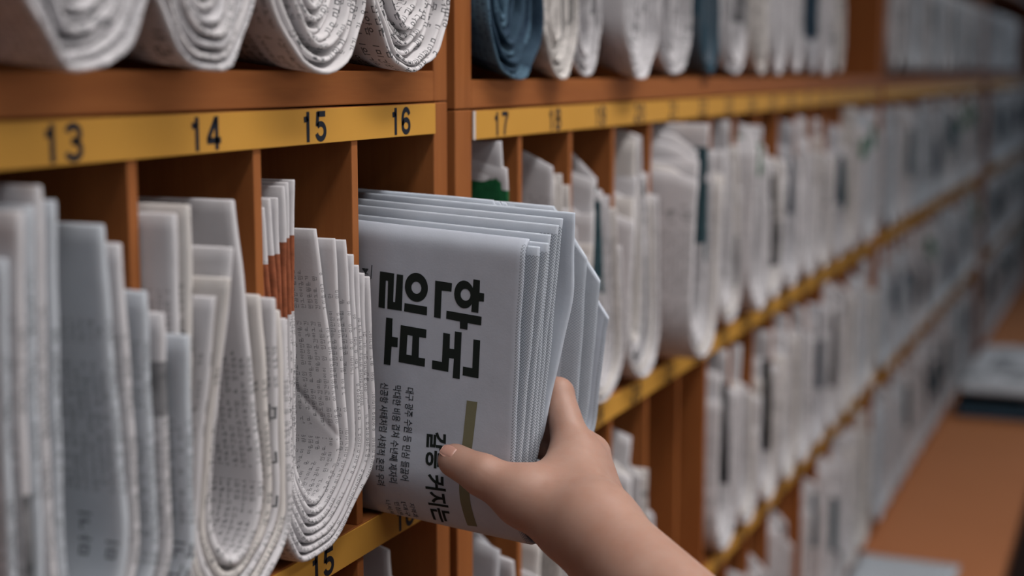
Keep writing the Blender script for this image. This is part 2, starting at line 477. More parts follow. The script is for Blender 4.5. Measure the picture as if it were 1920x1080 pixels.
def number_mesh(txt, y, z, strip):
    V, Fc = [], []
    H = NUM_H; wd = 0.0031
    widths = [0.0088 if ch == '1' else 0.0125 for ch in txt]
    x = -(sum(widths) + 0.0032 * (len(txt) - 1)) / 2
    for ch, wch in zip(txt, widths):
        dx0 = x - (0.0008 if ch == '1' else 0)
        for pl in DIG[ch]:
            P = [Vector((dx0 + px * H * 0.98, (py - 0.5) * H)) for px, py in pl]
            n = len(P)
            base = len(V)
            for i in range(n):
                t = (P[min(i + 1, n - 1)] - P[max(i - 1, 0)])
                if n > 6 and (P[0] - P[-1]).length < 1e-6 and i in (0, n - 1): t = P[1] - P[-2]
                t.normalize(); nn = Vector((-t.y, t.x))
                hw = wd / 2
                for sg in (1, -1):
                    q = P[i] + nn * hw * sg
                    V.append((0.00112, y + q.x, z + q.y))
            for i in range(n - 1):
                q = base + 2 * i; Fc.append((q, q + 1, q + 3, q + 2))
        x += wch + 0.0032
    return link_mesh('number', V, Fc, M['digit'], strip, smooth=False)


def cabinet(y0, y1, cells, zs, top_z, bottom_z, label, first_no, nums, sideL=0.019, sideR=0.019, doff=0.0):
    """zs: list of (board_top, board_bottom) of each labelled board, top one first"""
    e = empty('newspaper_cabinet', (-DEPTH / 2, (y0 + y1) / 2, bottom_z))
    tag(e, label, 'cabinet', 'newspaper cabinets')
    box('side_panel', M['wood_z'], e, -DEPTH, 0, y0, y0 + sideL, bottom_z, top_z)
    box('side_panel', M['wood_z'], e, -DEPTH, 0, y1 - sideR, y1, bottom_z, top_z)
    box('back_panel', M['wood_z'], e, -DEPTH, -DEPTH + 0.008, y0 + sideL, y1 - sideR, bottom_z, top_z, b=0)
    a, b = y0 + sideL, y1 - sideR
    for i, (t, bt) in enumerate(zs):
        box('shelf_board', M['wood_y'], e, -DEPTH + 0.008, 0, a, b, bt, t)
        s = box('label_strip', M['yellow'], e, 0, 0.001, a, b, bt, t - 0.0004, b=0.0003)
        if y0 > 0 and y0 < 0.5:
            box('strip_end', M['white_end'], s, 0.0005, 0.0013, a, a + 0.0035, bt, t - 0.0004, b=0)
        for c, yc in cells:
            if c in nums[min(i, len(nums) - 1)]: number_mesh(str(c), yc, (t + bt) / 2 - 0.0003, s)
    box('shelf_board', M['wood_y'], e, -DEPTH + 0.008, 0, a, b, bottom_z, bottom_z + 0.016)
    rows = [(zs[i][1], (zs[i + 1][0] if i + 1 < len(zs) else bottom_z + 0.016)) for i in range(len(zs))]
    ys = [(cells[i][1] + cells[i + 1][1]) / 2 + doff for i in range(len(cells) - 1)]
    for zt, zb in rows:
        for yd in ys:
            if yd > -0.5:
                box('divider', M['wood_z'], e, -DEPTH + 0.008, -0.0005, yd - 0.0035, yd + 0.0035, zb, zt, b=0.0006)
    return e, rows


def upper(y0, y1, zb, zt, label, dividers=(), sideL=0.019, sideR=0.019):
    e = empty('upper_cabinet', (-DEPTH / 2, (y0 + y1) / 2, zb))
    tag(e, label, 'cabinet', 'upper newspaper cabinets')
    box('side_panel', M['wood_z'], e, -DEPTH, 0, y0, y0 + sideL, zb, 0.26)
    box('side_panel', M['wood_z'], e, -DEPTH, 0, y1 - sideR, y1, zb, 0.26)
    box('back_panel', M['wood_z'], e, -DEPTH, -DEPTH + 0.008, y0 + sideL, y1 - sideR, zb, 0.26, b=0)
    box('shelf_board', M['wood_y'], e, -DEPTH + 0.008, 0, y0 + sideL, y1 - sideR, zb, zt)
    box('top_board', M['wood_y'], e, -DEPTH + 0.008, 0, y0 + sideL, y1 - sideR, 0.24, 0.26)
    for d in dividers: box('divider', M['wood_z'], e, -DEPTH + 0.008, -0.0005, d - 0.007, d + 0.007, zt, 0.24)
    return e


c1 = [(i, -0.0995 * (16 - i)) for i in range(1, 17)]
Z1 = [(-0.0181, -0.0369), (-0.2565, -0.2755), (-0.495, -0.514), (-0.734, -0.752)]
cab1, rows1 = cabinet(-1.585, 0.065, c1, Z1[:3], -0.0178, CT, 'wooden newspaper cabinet nearest the camera with numbers 13 to 16', 1,
                      [range(13, 17), range(14, 17), ()], doff=-0.0045)
cab1u = upper(-1.585, 0.065, -0.0172, 0.0013, 'upper wooden cabinet holding the four nearest newspaper rolls', (-0.410, -0.81))
box('gap_filler', M['shade_brown'], cab1, -DEPTH, -0.006, 0.0652, 0.0768, CT, 0.255, b=0)  # strip set into the groove, its shade painted as dark colour

c2 = [(17 + i, 0.1487 + 0.1005 * i) for i in range(16)]
Z2 = [(-0.0240, -0.0430), (-0.2700, -0.2890), (-0.5160, -0.5345), (-0.762, -0.78)]
cab2, rows2 = cabinet(0.077, 1.733, c2, Z2[:3], -0.0236, CT, 'middle wooden newspaper cabinet starting at number 17', 17,
                      [range(17, 33), range(17, 33), range(17, 33)], sideL=0.0248, sideR=0.022, doff=-0.0135)
cab2u = upper(0.077, 1.733, -0.0228, -0.0044, 'upper wooden cabinet beginning with the blue roll', (0.467,), sideL=0.0248, sideR=0.022)
c3 = [(33 + i, 1.815 + 0.1005 * i) for i in range(16)]
cab3, rows3 = cabinet(1.745, 3.40, c3, Z2[:3], -0.0236, CT, 'blurred newspaper cabinet behind the middle one', 33, [(), (), ()])
cab3u = upper(1.745, 3.40, -0.0228, -0.0044, 'blurred upper cabinet behind the one with the blue roll')
c4 = [(49 + i, 3.675 + 0.1005 * i) for i in range(16)]
cab4, rows4 = cabinet(3.55, 5.29, c4, Z2[:3], -0.0236, CT, 'farthest newspaper cabinet at the right edge', 49, [(), (), ()], sideL=0.06)
cab4u = upper(3.41, 5.29, -0.0228, -0.0044, 'farthest upper cabinet at the top right corner', sideL=0.03)

# ------------------------------------------------------------------ newspapers in slots 13 to 15 (measured edges: left top, left low, right low, right top)
C15 = [
    ((-0.0063, -0.1470, -0.0697), (0.0076, -0.1475, -0.2300), (0.0145, -0.0630, -0.2174), (0.0130, -0.0630, -0.1122)),
    ((-0.0047, -0.1420, -0.0679), (0.0058, -0.1425, -0.2260), (0.0138, -0.0685, -0.2137), (0.0117, -0.0685, -0.1095)),
    ((-0.0040, -0.1370, -0.0639), (0.0036, -0.1375, -0.2220), (0.0144, -0.0740, -0.2102), (0.0112, -0.0740, -0.1045)),
    ((-0.0030, -0.1320, -0.0637), (0.0015, -0.1325, -0.2180), (0.0148, -0.0795, -0.2073), (0.0116, -0.0795, -0.0980)),
    ((-0.0021, -0.1270, -0.0581), (-0.0006, -0.1275, -0.2150), (0.0145, -0.0850, -0.2060), (0.0106, -0.0850, -0.0896)),
    ((-0.0022, -0.1222, -0.0565), (-0.0026, -0.1225, -0.2120), (0.0132, -0.0905, -0.2048), (0.0065, -0.0905, -0.0884)),
    ((-0.0020, -0.1172, -0.0555), (-0.0044, -0.1175, -0.2090), (0.0114, -0.0960, -0.2037), (-0.0010, -0.0960, -0.0830)),
]
nest(C15, -0.2565, 0.0032, 'in the slot under label 15', [M['n_orange']] * 6 + [M['n_crease']], 'orange-banded grey newspaper', 'folded newspapers in the slots',
     passes=2, crease=0.0009, seed=15, bot=0.28, n=64, dz=0.0038, wav=0.0003)
C14 = [
    ((0.0162, -0.2460, -0.0615), (0.0181, -0.2460, -0.1946), (0.0206, -0.1630, -0.1977), (0.0195, -0.1630, -0.1198)),
    ((0.0196, -0.2400, -0.0579), (0.0156, -0.2400, -0.1913), (0.0210, -0.1690, -0.1934), (0.0206, -0.1700, -0.1147)),
    ((0.0266, -0.2340, -0.0989), (0.0136, -0.2340, -0.1880), (0.0215, -0.1760, -0.1890), (0.0227, -0.1780, -0.1075)),
    ((0.0307, -0.2280, -0.0911), (0.0123, -0.2280, -0.1846), (0.0229, -0.1840, -0.1842), (0.0198, -0.1860, -0.1050)),
    ((0.0288, -0.2220, -0.0782), (0.0117, -0.2220, -0.1812), (0.0236, -0.1920, -0.1796), (0.0128, -0.1950, -0.0594)),
]
def lower(T, d): return [(a, (b[0] - 0.001, b[1], b[2] - d), (c[0], c[1], c[2] - d), e) for a, b, c, e in T]


nest(lower(C14, 0.028), -0.2565, 0.0045, 'in the slot under label 14', [M['n_text'], M['n_warm']], 'grey newspaper', 'folded newspapers in the slots',
     passes=5, crease=0.0008, seed=14, n=60, wav=0.0003)
C13 = [
    ((0.0091, -0.3450, -0.0702), (0.0065, -0.3450, -0.1854), (0.0317, -0.2630, -0.1836), (0.0332, -0.2630, -0.1110)),
    ((0.0126, -0.3390, -0.0525), (0.0091, -0.3390, -0.1816), (0.0252, -0.2700, -0.1815), (0.0258, -0.2700, -0.1008)),
    ((0.0126, -0.3330, -0.0510), (0.0096, -0.3330, -0.1781), (0.0232, -0.2770, -0.1780), (0.0232, -0.2780, -0.0907)),
    ((0.0118, -0.3270, -0.0437), (0.0105, -0.3270, -0.1745), (0.0204, -0.2850, -0.1742), (0.0183, -0.2870, -0.0699)),
    ((0.0136, -0.3210, -0.0498), (0.0102, -0.3210, -0.1711), (0.0206, -0.2930, -0.1711), (0.0169, -0.2960, -0.0614)),
]
nest(lower(C13, 0.034), -0.2565, 0.0045, 'in the slot under label 13', [M['n_text_cool'], M['n_pic']], 'grey newspaper', 'folded newspapers in the slots',
     passes=5, crease=0.0007, seed=13, wav=0.0003)

# ------------------------------------------------------------------ the newspapers being pulled out of slot 16
ANG = math.radians(3.4)
def ex(dy): return (-math.cos(ANG), dy, math.sin(ANG))
C16 = [  # Ltop, Lbot, Rbot, Rtop, left slope in y, right slope in y
    ((0.0975, -0.0440, -0.0950), (0.0893, -0.0433, -0.2380), (0.0993, 0.0670, -0.2185), (0.1100, 0.0670, -0.1190), 0.016, -0.24),
    ((0.1025, -0.0355, -0.0945), (0.0911, -0.0380, -0.2370), (0.0973, 0.0560, -0.2162), (0.1084, 0.0560, -0.0950), -0.007, -0.225),
    ((0.1056, -0.0300, -0.0929), (0.0922, -0.0320, -0.2350), (0.0948, 0.0440, -0.2121), (0.1034, 0.0440, -0.0800), -0.014, -0.19),
    ((0.1048, -0.0240, -0.0889), (0.0930, -0.0260, -0.2320), (0.0640, 0.0390, -0.2090), (0.0800, 0.0390, -0.0790), -0.021, -0.185),
    ((0.1066, -0.0180, -0.0841), (0.0931, -0.0200, -0.2290), (0.0600, 0.0340, -0.2081), (0.0770, 0.0340, -0.0780), -0.028, -0.18),
    ((0.1071, -0.0110, -0.0811), (0.0930, -0.0140, -0.2250), (0.0570, 0.0295, -0.2072), (0.0740, 0.0295, -0.0770), -0.035, -0.175),
    ((0.1110, -0.0030, -0.0784), (0.0940, -0.0080, -0.2100), (0.0550, 0.0250, -0.2028), (0.0720, 0.0250, -0.0760), -0.042, -0.17),
]
pulled = []
for k_, (lt, lb, rb, rt, dl, dr) in enumerate(C16):
    bz = -0.2676 + k_ * 0.0047
    bx = 0.5 * (lb[0] + rb[0])
    wd = rb[1] - lb[1]
    ctrl = [lt, lb, (bx, lb[1] + 0.16 * wd, bz), (bx, lb[1] + 0.55 * wd, bz + 0.002), rb, rt]
    if k_ == 0:   # top fold rolls back from the reader
        ctrl[0] = (lt[0], lt[1] + 0.0058, lt[2] + 0.0048); ctrl.insert(1, (lt[0], lt[1] + 0.0004, lt[2] + 0.0004)); ctrl.insert(2, (lt[0], lt[1], lt[2] - 0.003))
    if k_ == 6:   # the inner page curls away from the sheaf
        ctrl.insert(1, (0.1095, 0.0005, -0.125)); ctrl.insert(2, (0.0985, -0.0050, -0.178))
    o = sheaf('pulled_newspaper', ctrl, 0.0033, M['n_front' if k_ == 0 else 'n_flap' if k_ == 6 else 'n_pull'], D=0.145, n=220 if k_ == 0 else 84, passes=5, low=45 if k_ == 0 else 2, exL=ex(dl), exR=ex(dr), seed=160 + k_, nseed=160, wav=0.0002, edge=0.0003, slantR=0.030, slen=0.022, exlow=0.062)
    tag(o, ('newspaper with bold black masthead being pulled from slot 16 by a hand' if k_ == 0 else
            'blue-grey newspaper pulled out with the masthead one, %s' % layer_word(k_, 7)), 'newspaper', 'newspapers pulled from slot 16')
    pulled.append(o)

# printing on the front sheet: shapes laid on its real surface
front = pulled[0]
bpy.context.view_layer.update()
fm = front.data
fo = front.location
bvh = BVHTree.FromPolygons([v.co + fo for v in fm.vertices], [tuple(p.vertices) for p in fm.polygons])


def on_front(x, z, lift=0.00018):
    hit = bvh.ray_cast(Vector((x, -0.3, z)), Vector((0, 1, 0)))
    if hit[0] is None:
        return (x, -0.0463, z)
    p = hit[0] + hit[1] * (lift if hit[1].y < 0 else -lift)
    return tuple(p)


def print_shapes(name, polys, mat, label=None, holes=()):
    """polys: closed (x, z) outlines on the front sheet; holes: same, cut out"""
    c = bpy.data.curves.new('shape', 'CURVE'); c.dimensions = '2D'; c.fill_mode = 'BOTH'
    for poly in list(polys) + list(holes):
        sp = c.splines.new('POLY'); sp.points.add(len(poly) - 1); sp.use_cyclic_u = True
        for q, (x, z) in zip(sp.points, poly): q.co = (x, z, 0, 1)
    return print_curve(name, c, mat, label, lambda x, y: (x, y))


def print_curve(name, c, mat, label, place):
    o = bpy.data.objects.new('shape', c); COL.objects.link(o)
    bpy.context.view_layer.update()
    me = bpy.data.meshes.new_from_object(o.evaluated_get(bpy.context.evaluated_depsgraph_get()))
    bpy.data.objects.remove(o)
    bm = bmesh.new(); bm.from_mesh(me)
    bmesh.ops.triangulate(bm, faces=list(bm.faces))
    for _ in range(4):
        es = []
        for e_ in bm.edges:
            a = place(e_.verts[0].co.x, e_.verts[0].co.y); b = place(e_.verts[1].co.x, e_.verts[1].co.y)
            if math.hypot(a[0] - b[0], a[1] - b[1]) > 0.004: es.append(e_)
        if not es: break
        bmesh.ops.subdivide_edges(bm, edges=es, cuts=1)
        bmesh.ops.triangulate(bm, faces=list(bm.faces))
    bm.verts.index_update()
    vs = [on_front(*place(v.co.x, v.co.y)) for v in bm.verts]
    fs = []
    for f in bm.faces:
        q = [v.index for v in f.verts]
        a, b, d = (Vector(vs[i]) for i in q)
        if (b - a).cross(d - a).y > 0: q.reverse()
        fs.append(q)
    bm.free()
    p = link_mesh(name, vs, fs, mat, front, smooth=False)
    if label: p['label'] = label
    return p


MAST = [
    [(0.0091, -0.1107), (0.0182, -0.1115), (0.0173, -0.1277), (0.0185, -0.1278), (0.0198, -0.1118), (0.0238, -0.1121), (0.0227, -0.1325), (0.0135, -0.1318), (0.0142, -0.1159), (0.0128, -0.1158), (0.0119, -0.1318), (0.0078, -0.1313)],
    [(0.0245, -0.1279), (0.0386, -0.1292), (0.0384, -0.1341), (0.0241, -0.1327)],
    [(0.0438, -0.1141), (0.0541, -0.1150), (0.0537, -0.1198), (0.0477, -0.1195), (0.0469, -0.1353), (0.0428, -0.1348)],
    [(0.0506, -0.1306), (0.0721, -0.1326), (0.0718, -0.1375), (0.0636, -0.1367), (0.0634, -0.1405), (0.0588, -0.1401), (0.0589, -0.1362), (0.0503, -0.1352)],
    [(0.0127, -0.1369), (0.0168, -0.1372), (0.0163, -0.1477), (0.0200, -0.1480), (0.0197, -0.1536), (0.0159, -0.1534), (0.0149, -0.1643), (0.0106, -0.1639)],
    [(0.0219, -0.1406), (0.0381, -0.1421), (0.0378, -0.1470), (0.0335, -0.1467), (0.0330, -0.1584), (0.0371, -0.1587), (0.0368, -0.1635), (0.0202, -0.1620)],
    [(0.0485, -0.1432), (0.0527, -0.1436), (0.0524, -0.1518), (0.0552, -0.1520), (0.0557, -0.1419), (0.0599, -0.1422), (0.0585, -0.1687), (0.0542, -0.1684), (0.0550, -0.1574), (0.0521, -0.1572), (0.0515, -0.1652), (0.0413, -0.1642), (0.0415, -0.1593), (0.0476, -0.1598)],
    [(0.0671, -0.1456), (0.0712, -0.1460), (0.0700, -0.1674), (0.0603, -0.1664), (0.0606, -0.1614), (0.0663, -0.1619)],
]
HIEUT = [(0.0672, -0.1121), (0.0712, -0.1125), (0.0709, -0.1194), (0.0737, -0.1196), (0.0735, -0.1242), (0.0705, -0.1241), (0.0701, -0.1307), (0.0658, -0.1303)]
def ell(cx, cz, rx, rz, n=36): return [(cx + rx * math.cos(i * 2 * math.pi / n), cz + rz * math.sin(i * 2 * math.pi / n)) for i in range(n)]
def ring_polys(cx, cz, rx, rz, hx, hz, ix, iz):
    # a ring as two half rings (each a simple outline)
    out = []
    n = 20
    for s in (0, 1):
        a0 = math.pi * s
        o_ = [(cx + rx * math.cos(a0 + math.pi * i / n), cz + rz * math.sin(a0 + math.pi * i / n)) for i in range(n + 1)]
        h_ = [(hx + ix * math.cos(a0 + math.pi * i / n), hz + iz * math.sin(a0 + math.pi * i / n)) for i in range(n, -1, -1)]
        out.append(o_ + h_)
    return out


RINGS = ring_polys(0.0320, -0.1186, 0.0072, 0.0082, 0.0320, -0.1188, 0.0031, 0.0034) + ring_polys(0.0615, -0.1209, 0.0061, 0.0078, 0.0623, -0.1210, 0.0030, 0.0033)
BIEUP_HOLE = [(0.0261, -0.1460), (0.0293, -0.1463), (0.0286, -0.1576), (0.0253, -0.1573)]
mb_v = []
print_shapes('masthead', MAST, M['ink'], 'bold black masthead letters', holes=[BIEUP_HOLE])
print_shapes('masthead', [HIEUT], M['ink'])
for rp in RINGS: print_shapes('masthead', [rp], M['ink'])
print_shapes('color_bar', [[(0.0628, -0.1805), (0.0693, -0.1808), (0.0656, -0.2100), (0.0646, -0.2193), (0.0640, -0.2400), (0.0642, -0.2560), (0.0580, -0.2560), (0.0577, -0.2384), (0.0584, -0.2190), (0.0594, -0.2100)]], M['olive'], 'olive printed bar')
print_shapes('rule_line', [[(0.0037, -0.1075), (0.0043, -0.1075), (0.0035, -0.1154), (0.0029, -0.1154)]], M['ink_small'])
print_shapes('small_print', [[(-0.0025, -0.1094), (0.0016, -0.1097), (0.0016, -0.1100), (-0.0025, -0.1098)], [(-0.0026, -0.1122), (0.0015, -0.1125), (0.0015, -0.1129), (-0.0026, -0.1126)],
                             [(-0.0003, -0.1097), (0.0001, -0.1097), (0.0000, -0.1124), (-0.0004, -0.1124)]], M['ink_small'])


def print_text(name, body, o, end, cap, mat, weight=0.0, sx=None):
    """a line of text starting at o and running down the sheet to end; cap = letter height across"""
    c = bpy.data.curves.new('line', 'FONT'); c.body = body; c.size = 1.0; c.offset = weight; c.resolution_u = 3
    ob = bpy.data.objects.new('line', c); COL.objects.link(ob)
    bpy.context.view_layer.update()
    me = bpy.data.meshes.new_from_object(ob.evaluated_get(bpy.context.evaluated_depsgraph_get()))
    xs = [v.co.x for v in me.vertices]; ys = [v.co.y for v in me.vertices]
    bpy.data.objects.remove(ob)
    x0, x1, y0, y1 = min(xs), max(xs), min(ys), max(ys)
    dx, dz = end[0] - o[0], end[1] - o[1]
    ln = math.hypot(dx, dz); d = (dx / ln, dz / ln); u = (-d[1], d[0])
    fx = ln / (x1 - x0); fy = cap / (y1 - y0)
    c2_ = bpy.data.curves.new('line', 'FONT'); c2_.body = body; c2_.size = 1.0; c2_.offset = weight; c2_.resolution_u = 3
    return print_curve(name, c2_, mat, None, lambda x, y: (o[0] + d[0] * (x - x0) * fx + u[0] * (y - y0) * fy, o[1] + d[1] * (x - x0) * fx + u[1] * (y - y0) * fy))


print_text('headline', '갈등 커지는', (0.0376, -0.2003), (0.0362, -0.2560), 0.0128, M['ink'], 0.03)
print_text('subheading', '대구 광주 수원 등 민심 들끓어', (0.0246, -0.1761), (0.0212, -0.2302), 0.0054, M['ink_small'], 0.01)
print_text('subheading', '막대한 비용 겹쳐 수년째 제자리', (0.0165, -0.1755), (0.0137, -0.2325), 0.0054, M['ink_small'], 0.01)
print_text('subheading', '신공항 사태처럼 사회적 혼란 우려', (0.0083, -0.1747), (0.0054, -0.2350), 0.0054, M['ink_small'], 0.01)
for body, o_, e_ in (('지역과', (0.0236, -0.2450), (0.0235, -0.2552)), ('[대구', (0.0185, -0.2449), (0.0183, -0.2552)), ('민심은', (0.0138, -0.2455), (0.0136, -0.2552)), ('나서서', (0.0080, -0.2450), (0.0078, -0.2552))):
    print_text('small_print', body, o_, e_, 0.0034, M['ink_small'], 0.0)


# ------------------------------------------------------------------ random nests for the other slots
VAR = [('n_text', 'grey newspaper'), ('n_warm', 'warm grey newspaper'), ('n_pic', 'picture-printed newspaper'), ('n_text_cool', 'cool grey newspaper'),
       ('n_green', 'green-banded newspaper'), ('n_navy', 'navy-pictured newspaper'), ('n_dark', 'black-pictured newspaper'),
       ('n_teal', 'teal-pictured newspaper'), ('n_greenlow', 'green-striped newspaper')]


def rand_nest(yc, zf, zt, n, where, seed, var=None, tall=None, half=0.0445, t=0.0046, xf=0.001, empty_half=None, lean=None, extra=0.0, lfac=1.0):
    r = random.Random(seed)
    H = zt - zf
    L = []
    tall = tall if tall is not None else r.uniform(0.80, 0.97)
    hl = H * tall * r.uniform(0.86, 1.0); hr = H * tall * r.uniform(0.8, 1.0)
    if r.random() < 0.5: hl = H * tall
    else: hr = H * tall
    if lfac < 1: hl, hr = H * tall * lfac, H * tall
    lnl = r.uniform(0.006, 0.030) if lean is None else lean; lnr = r.uniform(0.006, 0.030) if lean is None else lean
    step = min(0.0062, (half - 0.012) / max(n, 1))
    for k in range(n):
        i = n - 1 - k        # 0 innermost
        yl = yc - half + 0.001 + t / 2 + k * step; yr = yc + half - 0.001 - t / 2 - k * step
        g = k / max(1, n)
        x0 = xf + 0.008 * (1 - g) + r.uniform(-0.002, 0.002); x1 = xf + 0.013 * (1 - g) + r.uniform(-0.002, 0.002)
        ds = 3.4 / max(n, 3); dl = i * r.uniform(0.012, 0.026) * ds; dr = i * r.uniform(0.012, 0.028) * ds
        ztl = zf + max(0.07, hl - dl); ztr = zf + max(0.07, hr - dr)
        ll = lnl * (1 - 0.0 * g); lr = lnr
        yt = min(yl + ll * (ztl - zf - 0.05) / 0.15, yc - 0.001 - (n - k) * 0.0005); yrt = max(yr - lr * (ztr - zf - 0.05) / 0.15, yc + 0.001 + (n - k) * 0.0005)
        L.append(((x0 + extra * 0.4, max(yt, yc - half + t / 2), ztl), (x0, yl, zf + 0.030 + 0.002 * k), (x1, yr, zf + 0.030 + 0.002 * k), (x1 + extra, min(yrt, yc + half - t / 2), ztr)))
    if var is None: var = [r.choice([0, 0, 1, 1, 2, 2, 3, 4, 5, 6, 7]) for _ in range(n)]
    sl = [(r.choice((0, 0, 0.01, 0.02)), r.choice((0, 0.008, 0.015, 0.03))) for _ in range(n)]
    ms = [M[VAR[v][0]] for v in var]; lk = [VAR[v][1] for v in var]
    return nest(L, zf, t, where, ms, lk, 'folded newspapers in the slots', seed=seed, n=36, bot=r.uniform(0.4, 0.6), dz=t + 0.0009, wav=0.0003, crease=0.0007, D=0.15, slants=sl)


# slot row below number 16 in the near cabinet
rand_nest(-0.004, rows1[1][1], rows1[1][0], 3, 'in the low slot under the second strip', 1616, var=[0, 1, 0], tall=0.95, xf=-0.02)
# top row of slots in the middle cabinet
spec = {17: dict(var=[0, 1, 0, 0, 4, 4], tall=0.985, t=0.0032, lfac=0.80), 18: dict(var=[1, 0, 1, 0, 1, 1, 0], tall=0.95, t=0.003, lfac=0.78), 19: dict(var=[0, 1, 0, 0, 7, 7], tall=0.95, lean=0.022, t=0.0032, lfac=0.9), 20: dict(var=[0, 1, 0, 2, 0, 1], tall=0.99, t=0.0034),
        21: dict(var=[0, 1, 0, 7, 7], tall=0.985, xf=0.026, extra=0.008, t=0.0036), 22: dict(var=[1, 0, 2, 0], tall=0.94), 23: dict(var=[0, 1, 0, 0], tall=0.97), 24: dict(var=[0, 0, 4], tall=0.985, xf=0.008),
        25: dict(var=[0, 1, 6], tall=0.9), 26: dict(var=[0, 2, 5], tall=0.95), 27: dict(var=[0, 0, 0], tall=0.98), 28: dict(var=[1, 0], tall=0.92), 29: dict(var=[7, 5], tall=0.9),
        30: dict(var=[0, 1], tall=0.99), 31: dict(var=[4, 3], tall=0.985, xf=0.008), 32: dict(var=[0, 3], tall=0.96)}
n2 = [(no, yc - 0.0135 if no > 17 else 0.1425) for no, yc in c2]
for no, yc in n2:
    sp = dict(spec[no]); n_ = len(sp['var'])
    if no == 17: sp['half'] = 0.036
    rand_nest(yc, rows2[0][1], rows2[0][0], n_, 'in slot %d of the top slot row' % no, 2000 + no, **sp)
spec = {17: dict(var=[2, 2, 5], tall=0.9), 18: dict(var=[0, 2, 1], tall=0.85), 19: dict(var=[0, 1], tall=0.8), 20: dict(var=[0, 1, 0], tall=0.92), 23: dict(var=[0, 0, 6], tall=0.98),
        24: dict(var=[0, 1, 0], tall=0.95), 25: dict(var=[0, 1, 6], tall=0.93), 26: dict(var=[1, 0, 8], tall=0.97), 27: dict(var=[0, 2, 8], tall=0.97), 28: dict(var=[0, 5], tall=0.94),
        29: dict(var=[0, 6], tall=0.97), 30: dict(var=[1, 0], tall=0.95), 31: dict(var=[0, 3], tall=0.97), 32: dict(var=[1, 3], tall=0.96)}
for no, yc in n2:
    if no not in spec: continue
    sp = dict(spec[no]); n_ = len(sp['var'])
    if no == 17: sp['half'] = 0.036
    rand_nest(yc, rows2[1][1], rows2[1][0], n_, 'in slot %d of the middle slot row' % no, 3000 + no, **sp)
for no, yc in n2:
    if no < 24 or no == 27: continue
    rand_nest(yc, rows2[2][1], rows2[2][0], 2, 'in slot %d of the bottom slot row' % no, 4000 + no)
for cells_, rows_, nm, n_, lim in ((c3, rows3, 'blurred third cabinet', 2, 16), (c4, rows4, 'farthest cabinet', 1, 16)):
    for ri, (zt_, zb_) in enumerate(rows_):
        for i, (no, yc) in enumerate(cells_):
            if i >= lim: continue
            rand_nest(yc, zb_, zt_, n_ if not (ri == 2 and i > 8) else 1, 'in the %s slot, %s row, %s' % (NTH[i], NTH[ri], nm), 5000 + no * 7 + ri, tall=0.96, xf=0.0,
                      var=[random.Random(no * 5 + ri).choice([3, 3, 0, 7, 5, 4]) for _ in range(2)])


# ------------------------------------------------------------------ rolled newspapers on the upper shelf
def roll(yc, half, zb, xf, n, look, where, mats, seed, t=0.0038, wob=0.0, open_=0.006, n_s=60, rough=0.0024, slope=0.12):
    """a bundle of nested sheaves lying in a tight U, ends towards the aisle"""
    r = random.Random(seed)
    zz = zb + t / 2 + 0.0006 - slope * xf
    avail = half - t / 2 - open_
    gaps = [r.uniform(0.75, 1.5) for _ in range(n)]
    tot = sum(gaps[:-1]) or 1.0
    hw = half - t / 2
    sk = 0.0
    for k in range(n):
        cy = yc + sk
        rise = min(0.036, hw * 1.0)
        x = xf - 0.0008 * k + r.uniform(-0.003, 0.003)
        zt = 0.165 - 0.004 * k
        ctrl = [(x, cy - hw, zt), (x, cy - hw, zz + rise), (x + 0.001, cy - 0.42 * hw, zz + 0.0016), (x + 0.001, cy + 0.36 * hw, zz), (x, cy + hw, zz + rise * 0.8), (x, cy + hw, zt)]
        o = sheaf('rolled_newspaper', ctrl, t * 0.78, mats[k % len(mats)], D=0.16, n=n_s, passes=3, seed=seed * 17 + k, nseed=seed, wav=0.00035, knees=24, crease=rough, edge=0.0007, exL=(-1, 0, slope), exR=(-1, 0, slope), zfloor=zz - 0.0008)
        tag(o, '%s %s, %s' % (look, where, layer_word(k, n)), 'newspaper', 'rolled newspapers on the upper shelf')
        g = gaps[k] / tot * avail
        sk += r.uniform(-1, 1) * max(0.0, g - t) * 0.3 * wob
        hw -= g
        zz += max(t * 1.02, min(g, 0.008) * r.uniform(0.85, 1.0))


ZB1, ZB2 = 0.0013, -0.0044
roll(-0.0175, 0.0505, ZB1, 0.016, 7, 'bold-print rolled newspaper', 'above label 16', [M['n_bold']], 1, wob=1, open_=0.020)
roll(-0.1225, 0.0500, ZB1, 0.019, 9, 'thick rolled newspaper', 'above label 15', [M['n_roll'], M['n_bold']], 2, wob=1, open_=0.004)
roll(-0.2280, 0.0400, ZB1, 0.025, 8, 'plain grey rolled newspaper', 'above label 14', [M['n_text'], M['n_roll']], 3, wob=1, open_=0.004)
roll(-0.3200, 0.0415, ZB1, 0.031, 8, 'thick pale rolled newspaper', 'above label 13', [M['n_text']], 4, wob=1, open_=0.004)
roll(0.1520, 0.0485, ZB2, 0.008, 8, 'dark blue rolled newspaper', 'above label 17', [M['n_blue']], 5, wob=1, open_=0.006, slope=0.33)
roll(0.2400, 0.0380, ZB2, 0.008, 7, 'slim grey rolled newspaper', 'above label 18', [M['n_warm']], 6, open_=0.004, slope=0.33)
roll(0.3200, 0.0400, ZB2, 0.000, 3, 'flattened grey rolled newspaper', 'beside the slim roll', [M['n_pic']], 7, open_=0.015, slope=0.3)
roll(0.4060, 0.0440, ZB2, 0.014, 6, 'bright grey rolled newspaper', 'left of the upper divider', [M['n_text']], 8, open_=0.005, slope=0.3)
yy = 0.478
